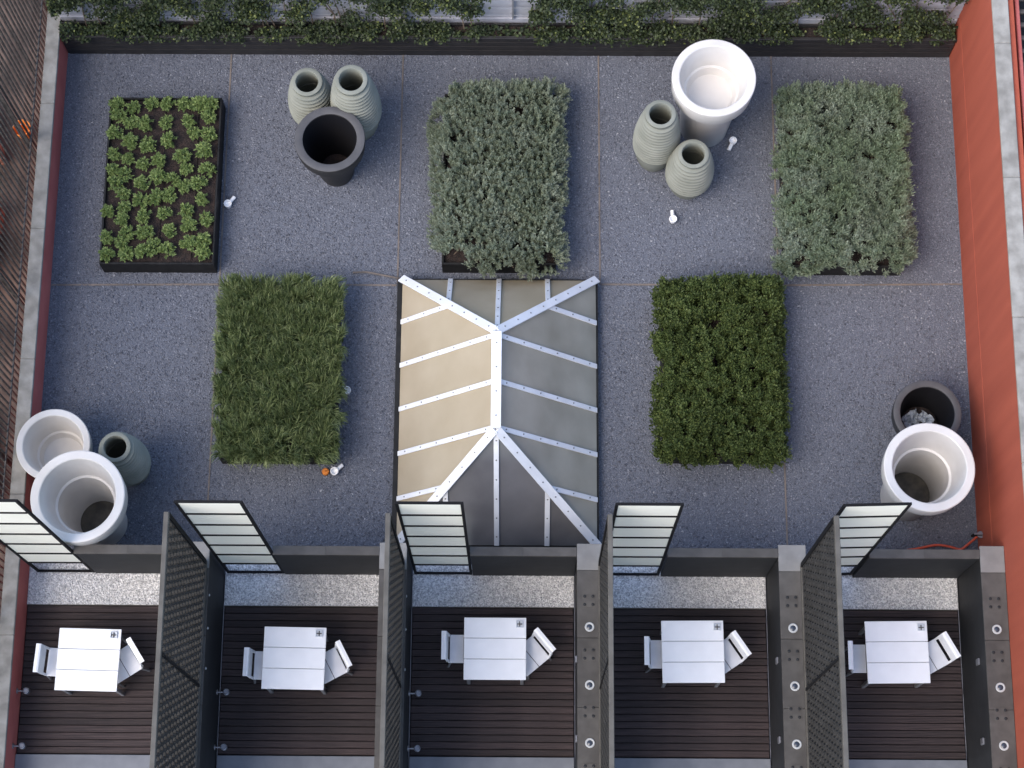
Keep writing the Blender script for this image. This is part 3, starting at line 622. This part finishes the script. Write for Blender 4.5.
# lavender by the red wall
cx, cy, a, b = BX[2]
t = thing('lavender_shrub', 'clumpy grey green lavender overflowing its planter by the red wall', 'shrub', (cx, cy, 0))
p = field(a, b, 0.19, 2200, 0.34, 0.07)
hole = np.zeros(len(p), bool)
for hx, hy_, hr in ((-0.33, 0.72, .08), (-0.27, 0.66, .06), (0.33, 0.35, .07), (0.40, 0.28, .06), (-0.05, -0.55, .07), (0.02, -0.6, .05), (0.10, -1.30, .12), (-0.02, -1.05, .07), (-0.72, -1.34, .08), (0.55, -1.36, .10)): hole |= np.hypot(p[:, 0] - hx, p[:, 1] - hy_) < hr
p = p[~hole]; top = 0.78 + lump(p, 60, 0.15, 9) + rng.normal(0, 0.035, len(p))
put('foliage', npmesh('foliage', *merge(sprigs(p[:950], top[:950], a, b, 0.15, 100, (0.034, 0.066), (0.012, 0.019), 0.55, 0.9, None, 0.17, edge_drop=0.26, jit=0.024),
                                        sprigs(p[900:], top[900:] - 0.14, a, b, 0.14, 30, (0.06, 0.10), (0.018, 0.026), 0.7, 0.9, None, 0.12, edge_drop=0.24)), M['lavender']), t)
stems(140, a, b, 0.5, t)
# clipped dark shrub
cx, cy, a, b = BX[4]
t = thing('clipped_shrub', 'dense dark green shrub clipped to a rounded block right of the skylight', 'shrub', (cx, cy, 0))
p = field(a, b, 0.14, 3000, 0.22, 0.03)
hole = np.zeros(len(p), bool)
for hx, hy_, hr in ((-0.10, 0.65, .10), (0.28, 0.62, .07), (0.38, 0.75, .07), (-0.12, 0.08, .08), (0.35, 0.25, .08), (0.42, -0.05, .07), (-0.20, -0.35, .06), (0.15, -0.62, .06), (-0.05, 0.5, .06), (0.3, -0.3, .05), (-0.3, 0.2, .05)): hole |= np.hypot(p[:, 0] - hx, p[:, 1] - hy_) < hr
p = p[~hole]; top = 0.76 + lump(p, 50, 0.07, 21) + rng.normal(0, 0.035, len(p))
put('foliage', npmesh('foliage', *merge(sprigs(p[:820], top[:820], a, b, 0.12, 90, (0.030, 0.055), (0.015, 0.024), 0.8, 0.8, None, 0.11, edge_drop=0.30, jit=0.026),
                                        sprigs(p[1000:2300], top[1000:2300] - 0.2, a, b, 0.11, 26, (0.05, 0.08), (0.02, 0.03), 0.8, 0.8, None, 0.10, edge_drop=0.28, jit=0.02)), M['shrub']), t)
stems(160, a, b, 0.52, t)
# tufted grass
cx, cy, a, b = BX[3]
t = thing('ornamental_grass', 'thick dark green arching grass filling its planter left of the skylight', 'grass', (cx, cy, 0))
nt_ = 1000; tc_ = field(a, b, 0.05, nt_, 0.14, 0.02); nbl = 26; k = np.repeat(np.arange(nt_), nbl); n_ = len(k)
comb = np.array([0.10, -0.05])
th = rng.uniform(0, 2 * pi, n_); lean = np.stack([np.cos(th), np.sin(th)], 1) * rng.uniform(0.1, 0.6, (n_, 1)) + comb + tc_[k] / np.array([a, b]) * 0.18 + np.repeat(rng.normal(0, 0.42, (nt_, 2)), nbl, 0)
P0 = np.concatenate([tc_[k] + rng.normal(0, 0.018, (n_, 2)), np.full((n_, 1), 0.26)], 1); Lb = rng.uniform(0.44, 0.64, n_); wb = rng.uniform(0.014, 0.023, n_)
dirh = unit(np.concatenate([lean, np.zeros((n_, 1))], 1)); mag = np.clip(np.linalg.norm(lean, axis=1), 0.1, 1.4)
side = np.cross(dirh, np.array([0, 0, 1.0])); rows = []
for j, s_ in enumerate((0.0, 0.35, 0.65, 0.85, 1.0)):
    c = P0 + dirh * (Lb * mag * 0.42 * s_ ** 1.7)[:, None] + np.array([0, 0, 1.0]) * (Lb * (s_ - 0.42 * mag * s_ ** 2.6))[:, None]
    wv = wb * (1 - 0.9 * s_ ** 2.2); rows.append(np.stack([c + side * wv[:, None] / 2, c - side * wv[:, None] / 2], 1))
V = np.concatenate(rows, 1).reshape(-1, 3)
for ax_, lim_ in ((0, a + 0.07), (1, b + 0.11)):
    ov = np.maximum(np.abs(V[:, ax_]) - lim_, 0); V[:, ax_] -= np.sign(V[:, ax_]) * ov * 0.6; V[:, 2] -= ov * 0.35
q = np.array([(2 * j, 2 * j + 1, 2 * j + 3, 2 * j + 2) for j in range(4)])
put('foliage', npmesh('foliage', V, (q[None] + (np.arange(n_) * 10)[:, None, None]).reshape(-1, 4), M['grass'], True), t)

# ------------------------------------------------------------------ pots and vases
def pot_profile(Rr, h, rb, floor, t_=0.205, neck=0.80, step_=True):
    band = 0.34 if h > 1.5 else 0.25
    ri = Rr * (1 - t_); step = max(h - 0.55, floor + 0.12)
    rs = Rr * 0.60
    if not step_: rs = ri + (rb - ri) * (h - step) / (h - floor)
    mid = [(rs + 0.03, step + 0.02), (rs, step)] if step_ else [(rs, step)]
    return [(0.0, 0.0), (rb * 0.96, 0.0), (rb, 0.03), (Rr * neck, h - band - 0.03), (Rr * neck + 0.01, h - band), (Rr * 0.95, h - band + 0.004), (Rr * 0.965, h - band + 0.02), (Rr * 0.995, h - 0.03), (Rr * 0.99, h - 0.008), (Rr * 0.97, h),
            (ri + 0.018, h), (ri + 0.005, h - 0.010), (ri, h - 0.03)] + mid + [(min(rb * 0.90, rs * 0.97), floor + 0.02), (min(rb * 0.86, rs * 0.93), floor), (0.0, floor)]
def pot(u, v, Rr, h, rb, material, label, fill=None, floor=0.12, group='large round pots', t_=0.205, neck=0.80, step_=True):
    p = at(u, v, h); t = thing('plant_pot', label, 'pot', (p.x, p.y, 0), random.uniform(0, 6), group)
    MB().lathe(pot_profile(Rr, h, rb, floor, t_, neck, step_), 72).obj('body', material, t, smooth=32)
    if not step_:
        ri = Rr * (1 - t_)
        MB().lathe([(Rr * 0.985, h + 0.001), (Rr * 0.965, h + 0.005), (ri + 0.02, h + 0.005), (ri + 0.004, h - 0.004)], 72).obj('rim', M['potrim_lit'], t, smooth=32)
        MB().lathe([(ri - 0.003, h - 0.03), (rb * 0.9 + (ri - rb * 0.9) * 0.5 - 0.004, h * 0.52), (rb * 0.9 - 0.004, floor + 0.05)], 72).obj('inner_face', M['inner_face'], t, smooth=32)  # thin skin over the inside, blacker than the pot body
    if fill:
        r_ = rb * 0.9
        MB().lathe([(0, floor + 0.045), (r_ * 0.6, floor + 0.04), (r_ * 1.0, floor + 0.03)], 32).obj('soil', fill, t, smooth=60)
    return p
def vase(u, v, Rm, h, label, ribs=12):
    p = at(u, v, h); t = thing('ribbed_vase', label, 'vase', (p.x, p.y, 0), random.uniform(0, 6), 'sage green ribbed vases')
    rr = 0.235 * Rm / 0.36; rb = 0.23 * Rm / 0.36
    def env(s_):
        if s_ < 0.45: return rb + (Rm - rb) * sin(pi / 2 * s_ / 0.45) ** 0.9
        return rr + (Rm - rr) * cos(pi / 2 * (s_ - 0.45) / 0.55) ** 1.0 if s_ < 1 else rr
    prof = [(0, 0), (rb * 0.97, 0), (rb, 0.02)]
    for s_ in np.linspace(0.05, 0.36, 9): prof.append((env(s_), s_ * h))
    z0, z1 = 0.34, 0.955; n_ = max(6, round(h * 0.615 / 0.075))
    for k in range(n_):
        a_ = z0 + (z1 - z0) * k / n_; d_ = (z1 - z0) / n_; g_ = 0.060; e_ = env(a_ + d_ * 0.5)
        prof += [(e_ - g_, (a_ + d_ * 0.01) * h), (e_ - 0.004, (a_ + d_ * 0.02) * h), (e_ + 0.010, (a_ + d_ * 0.12) * h), (e_ + 0.012, (a_ + d_ * 0.42) * h), (e_ - 0.004, (a_ + d_ * 0.58) * h), (e_ - g_, (a_ + d_ * 0.66) * h)]
    prof += [(rr * 0.99, h * 0.965), (rr * 1.0, h - 0.008), (rr * 0.95, h), (rr * 0.76, h), (rr * 0.72, h - 0.015), (rr * 0.74, h * 0.9), (Rm * 0.85, h * 0.5), (rb * 0.8, 0.06), (0, 0.05)]
    MB().lathe(prof, 64).obj('body', M['vase'], t, smooth=38)
pot(329.6, 139, 0.515, 1.25, 0.25, M['potdark'], 'charcoal pot with a thick rim in front of two ribbed vases', M['soil'], t_=0.245, step_=False)
vase(307, 81.5, 0.34, 1.40, 'left one of the two ribbed vases behind the charcoal pot')
vase(351, 79.5, 0.36, 1.72, 'right one of the two ribbed vases behind the charcoal pot', 15)
pot(714, 77.4, 0.607, 1.75, 0.36, M['potwhite'], 'tall white pot near the back wall with two ribbed vases', None, floor=1.18, neck=0.74)
vase(660.7, 113.7, 0.335, 1.68, 'taller ribbed vase left of the white pot near the back wall', 15)
vase(693.5, 153.5, 0.345, 1.25, 'shorter ribbed vase in front of the white pot near the back wall')
pot(53, 444.7, 0.525, 0.85, 0.33, M['potwhite'], 'smaller white pot close to the low maroon wall', None, floor=0.15)
pot(77.4, 496, 0.64, 1.80, 0.34, M['potwhite'], 'larger white pot with muddy bottom beside the lower left white panel', M['mud'], floor=0.12, neck=0.76)
vase(115, 447, 0.325, 1.42, 'ribbed vase right of the pair of white pots by the maroon wall')
pot(927.5, 413, 0.485, 0.80, 0.30, M['potblack'], 'black pot with plastic scraps inside by the red wall', M['soil'], floor=0.12, t_=0.215, step_=False)
pot(929.6, 467, 0.62, 1.80, 0.36, M['potwhite'], 'white pot in front of the black pot by the red wall', M['mud'], neck=0.76)
pb = at(927.5, 413, 0.80)
def crumple(w_, l_, seed, z):
    r_ = np.random.default_rng(seed); n_ = 7; G = []
    for i in range(n_):
        for j in range(n_): G.append((w_ * (i / (n_ - 1) - .5) + r_.normal(0, .012), l_ * (j / (n_ - 1) - .5) + r_.normal(0, .012), z + r_.normal(0, 0.03)))
    Fq = [(i * n_ + j, i * n_ + j + 1, (i + 1) * n_ + j + 1, (i + 1) * n_ + j) for i in range(n_ - 1) for j in range(n_ - 1)]
    me = npmesh('plastic_sheet', np.array(G), Fq, M['plastic']); return me
for k, (dx, dy, w_, l_, rz, lb) in enumerate([(-0.12, 0.05, 0.26, 0.2, 0.5, 'crumpled grey plastic scrap at the left inside the black pot'), (0.06, 0.04, 0.22, 0.16, -0.6, 'crumpled grey plastic scrap in the middle of the black pot')]):
    o = put('plastic_scrap', crumple(w_, l_, 40 + k, 0.0), None, (pb.x + dx, pb.y + dy, 0.28 + k * 0.05), (0.25, 0.1, rz)); o.modifiers.new('thickness', 'SOLIDIFY').thickness = 0.004
    tag(o, lb, 'plastic scrap')

# ------------------------------------------------------------------ furniture
TW = 0.425
def parts_table():
    ps = []; g_ = 0.008; bw = (2 * TW - 2 * g_) / 3
    bm_ = MB().box(-TW, TW, -bw / 2, bw / 2, 0.712, 0.742, 0.004).mesh('table_board', M['white'])
    for k in range(3): ps.append(('board', bm_, (0, -TW + bw / 2 + k * (bw + g_), 0)))
    lg = MB().box(-0.024, 0.024, -0.024, 0.024, 0.0, 0.711, 0.004).mesh('table_leg', M['alu'])
    for sx in (-1, 1):
        for sy in (-1, 1): ps.append(('leg', lg, (sx * 0.37, sy * 0.37, 0)))
    ps.append(('apron', MB().box(-0.39, 0.39, -0.355, 0.355, 0.690, 0.7105).mesh('apron', M['alu']), (0, 0, 0)))
    return ps
def parts_chair():
    ps = []; W = 0.195
    s1 = MB().box(-0.215, -0.022, -W, W, 0.435, 0.455, 0.004).mesh('seat_board', M['seat']); s2 = MB().box(-0.014, 0.20, -W, W, 0.435, 0.455, 0.004).mesh('seat_board', M['seat'])
    ps += [('seat_board', s1, (0, 0, 0)), ('seat_board', s2, (0, 0, 0))]
    prof = [(-0.232, 0.54), (-0.238, 0.66), (-0.244, 0.762), (-0.254, 0.784), (-0.275, 0.792), (-0.318, 0.788)]; m_ = MB()
    th = 0.02
    for (xa, za), (xb, zb) in zip(prof[:-1], prof[1:]):
        d = Vector((xb - xa, 0, zb - za)).normalized(); nn = Vector((d.z, 0, -d.x)) * -th
        vs = [(xa, -W, za), (xa, W, za), (xb, W, zb), (xb, -W, zb)]; vs += [(x + nn.x, y, z + nn.z) for x, y, z in vs]
        m_.add(vs, [(0, 1, 2, 3), (7, 6, 5, 4), (0, 3, 7, 4), (1, 5, 6, 2), (0, 4, 5, 1), (3, 2, 6, 7)])
    ps.append(('backrest', m_.mesh('backrest', M['white']), (0, 0, 0)))
    for sy in (-1, 1):
        ps.append(('leg', MB().bar((0.17, sy * 0.18, 0), (0.17, sy * 0.18, 0.434), 0.028, 0.028, (1, 0, 0)).mesh('front_leg', M['alu']), (0, 0, 0)))
        ps.append(('leg', MB().bar((-0.25, sy * 0.18, 0), (-0.20, sy * 0.18, 0.434), 0.028, 0.028, (1, 0, 0)).mesh('rear_leg', M['alu']), (0, 0, 0)))
        ps.append(('back_post', MB().bar((-0.215, sy * 0.18, 0.44), (-0.245, sy * 0.18, 0.66), 0.03, 0.022, (1, 0, 0)).mesh('back_post', M['white']), (0, 0, 0)))
    return ps
PT, PC = parts_table(), parts_chair()
def inst(name, parts, label, cat, loc, rz, group):
    t = thing(name, label, cat, loc, rz, group)
    for nm, me, lc_ in parts: put(nm, me, t, lc_)
    return t
ash_b = MB().box(-0.055, 0.055, -0.055, 0.055, 0, 0.008, 0.003); 
for sx in (-1, 1): ash_b.box(sx * 0.05 - 0.006, sx * 0.05 + 0.006, -0.056, 0.056, 0.0, 0.03, 0.002); ash_b.box(-0.045, 0.045, sx * 0.05 - 0.006, sx * 0.05 + 0.006, 0.0, 0.03, 0.002)
ash_b = ash_b.mesh('tray', M['tarp'])
ash_c = MB().box(-0.043, 0.043, -0.006, 0.006, 0.0081, 0.026).box(-0.006, 0.006, -0.043, -0.007, 0.0081, 0.026).box(-0.006, 0.006, 0.007, 0.043, 0.0081, 0.026).mesh('divider', M['cap'])
tabs = [(88, 659.5), (294, 658), (495, 648.5), (693, 651.5), (897.5, 652)]; trot = [-0.02, -0.015, 0.0, 0.01, 0.015]
cl = [(37.5, 659), (246.5, 662), (444.5, 645), (647.5, 650.5), (851.5, 655)]
cr = [(134.5, 650.5), (343.2, 653.8), (544.6, 640), (741, 643.5), (951, 645)]; crot = [213, 208, 220, 214, 209]
for i in range(5):
    p = at(*tabs[i], 0.742)
    inst('table', PT, f'square white three board table on the {ordn[i]} terrace {place[i]}', 'table', (p.x, p.y, 0.0), trot[i], 'white terrace tables')
    a_ = p + Vector((0.335, 0.335, 0))
    t = thing('ashtray', f'small grey square ashtray on the corner of the {ordn[i]} white table', 'ashtray', (a_.x, a_.y, 0.7425), trot[i], 'ashtrays on the tables'); put('tray', ash_b, t); put('divider', ash_c, t); t.scale = (0.85, 0.85, 1)
    q = at(*cl[i], 0.79); inst('chair', PC, f'white chair at the left of the {ordn[i]} table, its seat pushed under it', 'chair', (q.x + 0.275, q.y, 0), [-0.06, -0.02, 0.0, 0.0, 0.0][i], 'white terrace chairs')
    q = at(*cr[i], 0.79); an = R(crot[i]); inst('chair', PC, f'white chair turned askew at the right of the {ordn[i]} table', 'chair', (q.x + 0.275 * cos(an), q.y + 0.275 * sin(an), 0), an, 'white terrace chairs')

# low wall spotlights on the decks
can = MB().lathe([(0, -0.05), (0.040, -0.05), (0.045, -0.04), (0.045, 0.05), (0.036, 0.055), (0.030, 0.045), (0, 0.045)], 20).mesh('lamp_head', M['steel'], 35)
arm = MB().tube([(-0.12, 0, 0), (-0.04, 0, 0)], 0.012, 8).mesh('arm', M['steel']); bplate = MB().lathe([(0, 0), (0.04, 0), (0.04, 0.012), (0, 0.014)], 16).mesh('wall_plate', M['steel'], 35)
k_ = 0
for i, xw in ((0, XL), (1, DIV_E[0] - 0.012), (2, DIV_E[1] - 0.012)):
    for y, nm in ((3.555, 'upper'), (2.80, 'lower')):
        t = thing('wall_lamp', f'{nm} small steel wall lamp low on the left side of the {ordn[i]} deck', 'lamp', (xw + 0.135, y, 0.20), 0, 'small wall lamps above the decks')
        put('lamp_head', can, t); put('arm', arm, t); put('wall_plate', bplate, t, (-0.133, 0, 0), (0, pi / 2, 0))

# small white garden spots in the gravel
sp_head = MB().lathe([(0.018, 0.0), (0.045, 0.0), (0.058, 0.06), (0.058, 0.10), (0.046, 0.10), (0.040, 0.05), (0.0, 0.045)], 20).mesh('lamp_head', M['white'], 35)
sp_stub = MB().tube([(0, 0.04, 0.05), (0, 0.15, 0.03)], 0.028, 10).mesh('stub', M['white']); sp_spike = MB().tube([(0, 0, -0.02), (0, 0, 0.02)], 0.012, 6).mesh('spike', M['black'])
for (u, v, rz, lb) in [(228, 204, -0.6, 'small white garden lamp right of the planter with separate plants'), (347, 390.5, 0.9, 'small white garden lamp at the right edge of the grass planter'), (334.5, 471.5, -0.8, 'small white garden lamp at the lower right corner of the grass planter'), (673, 219.5, 0.05, 'small white garden lamp on the gravel below the shorter ribbed vase'), (733, 141, 2.7, 'small white garden lamp right of the tall white pot')]:
    p = at(u, v, 0.08); t = thing('garden_lamp', lb, 'lamp', (p.x, p.y, 0.015), rz, 'small white garden lamps')
    put('lamp_head', sp_head, t); put('stub', sp_stub, t); put('spike', sp_spike, t)
p = at(325.5, 470, 0.05); t = thing('orange_cap', 'small orange plastic cap at the lower edge of the grass planter', 'cap', (p.x, p.y - 0.02, 0.012))
MB().lathe([(0, 0.05), (0.04, 0.05), (0.05, 0.04), (0.055, 0.0), (0.048, 0.0), (0.04, 0.035), (0, 0.038)], 16).obj('shell', M['orange'], t, smooth=35); MB().tube([(-0.05, 0, 0.045), (0.0, 0, 0.065), (0.05, 0, 0.045)], 0.01, 6).obj('tab', M['orange'], t)

# red hose and tap by the red wall
pth = []
for u, v in [(905, 549), (925, 547.5), (940, 545.5), (955, 545.5), (965, 549), (973, 548), (980, 545), (986, 540)]:
    q = at(u, v, 0.05); pth.append(q)
hp = [Vector((5.25, 5.62, 0.03)), Vector((5.55, 5.66, 0.035)), Vector((5.85, 5.72, 0.04)), Vector((6.05, 5.70, 0.04)), Vector((6.2, 5.66, 0.05)), Vector((6.3, 5.72, 0.12)), Vector((6.40, 5.80, 0.28))]
fine = []
for i in range(len(hp) - 1):
    for s_ in np.linspace(0, 1, 6)[:-1]:
        p0, p1, p2, p3 = hp[max(i - 1, 0)], hp[i], hp[i + 1], hp[min(i + 2, len(hp) - 1)]
        fine.append(0.5 * ((2 * p1) + (p2 - p0) * s_ + (2 * p0 - 5 * p1 + 4 * p2 - p3) * s_ ** 2 + (3 * p1 - p0 - 3 * p2 + p3) * s_ ** 3))
tag(MB().tube(fine + [hp[-1]], 0.018, 8).obj('garden_hose', M['hose'], smooth=60), 'red garden hose on the gravel behind the rightmost parapet', 'hose')
t = thing('garden_tap', 'dark metal tap on the red wall where the red hose ends', 'tap', (6.44, 5.82, 0.30))
MB().lathe([(0, 0), (0.05, 0), (0.05, 0.012), (0, 0.014)], 16).obj('wall_plate', M['steel'], t)
MB().tube([(0.02, 0, 0), (-0.05, 0, 0), (-0.09, 0, -0.03), (-0.10, 0, -0.08)], 0.022, 8).obj('spout', M['black'], t); MB().box(-0.10, 0.02, -0.012, 0.012, 0.05, 0.07, 0.004).obj('handle', M['steel'], t); MB().tube([(-0.04, 0, 0.0), (-0.04, 0, 0.05)], 0.014, 8).obj('valve', M['black'], t)
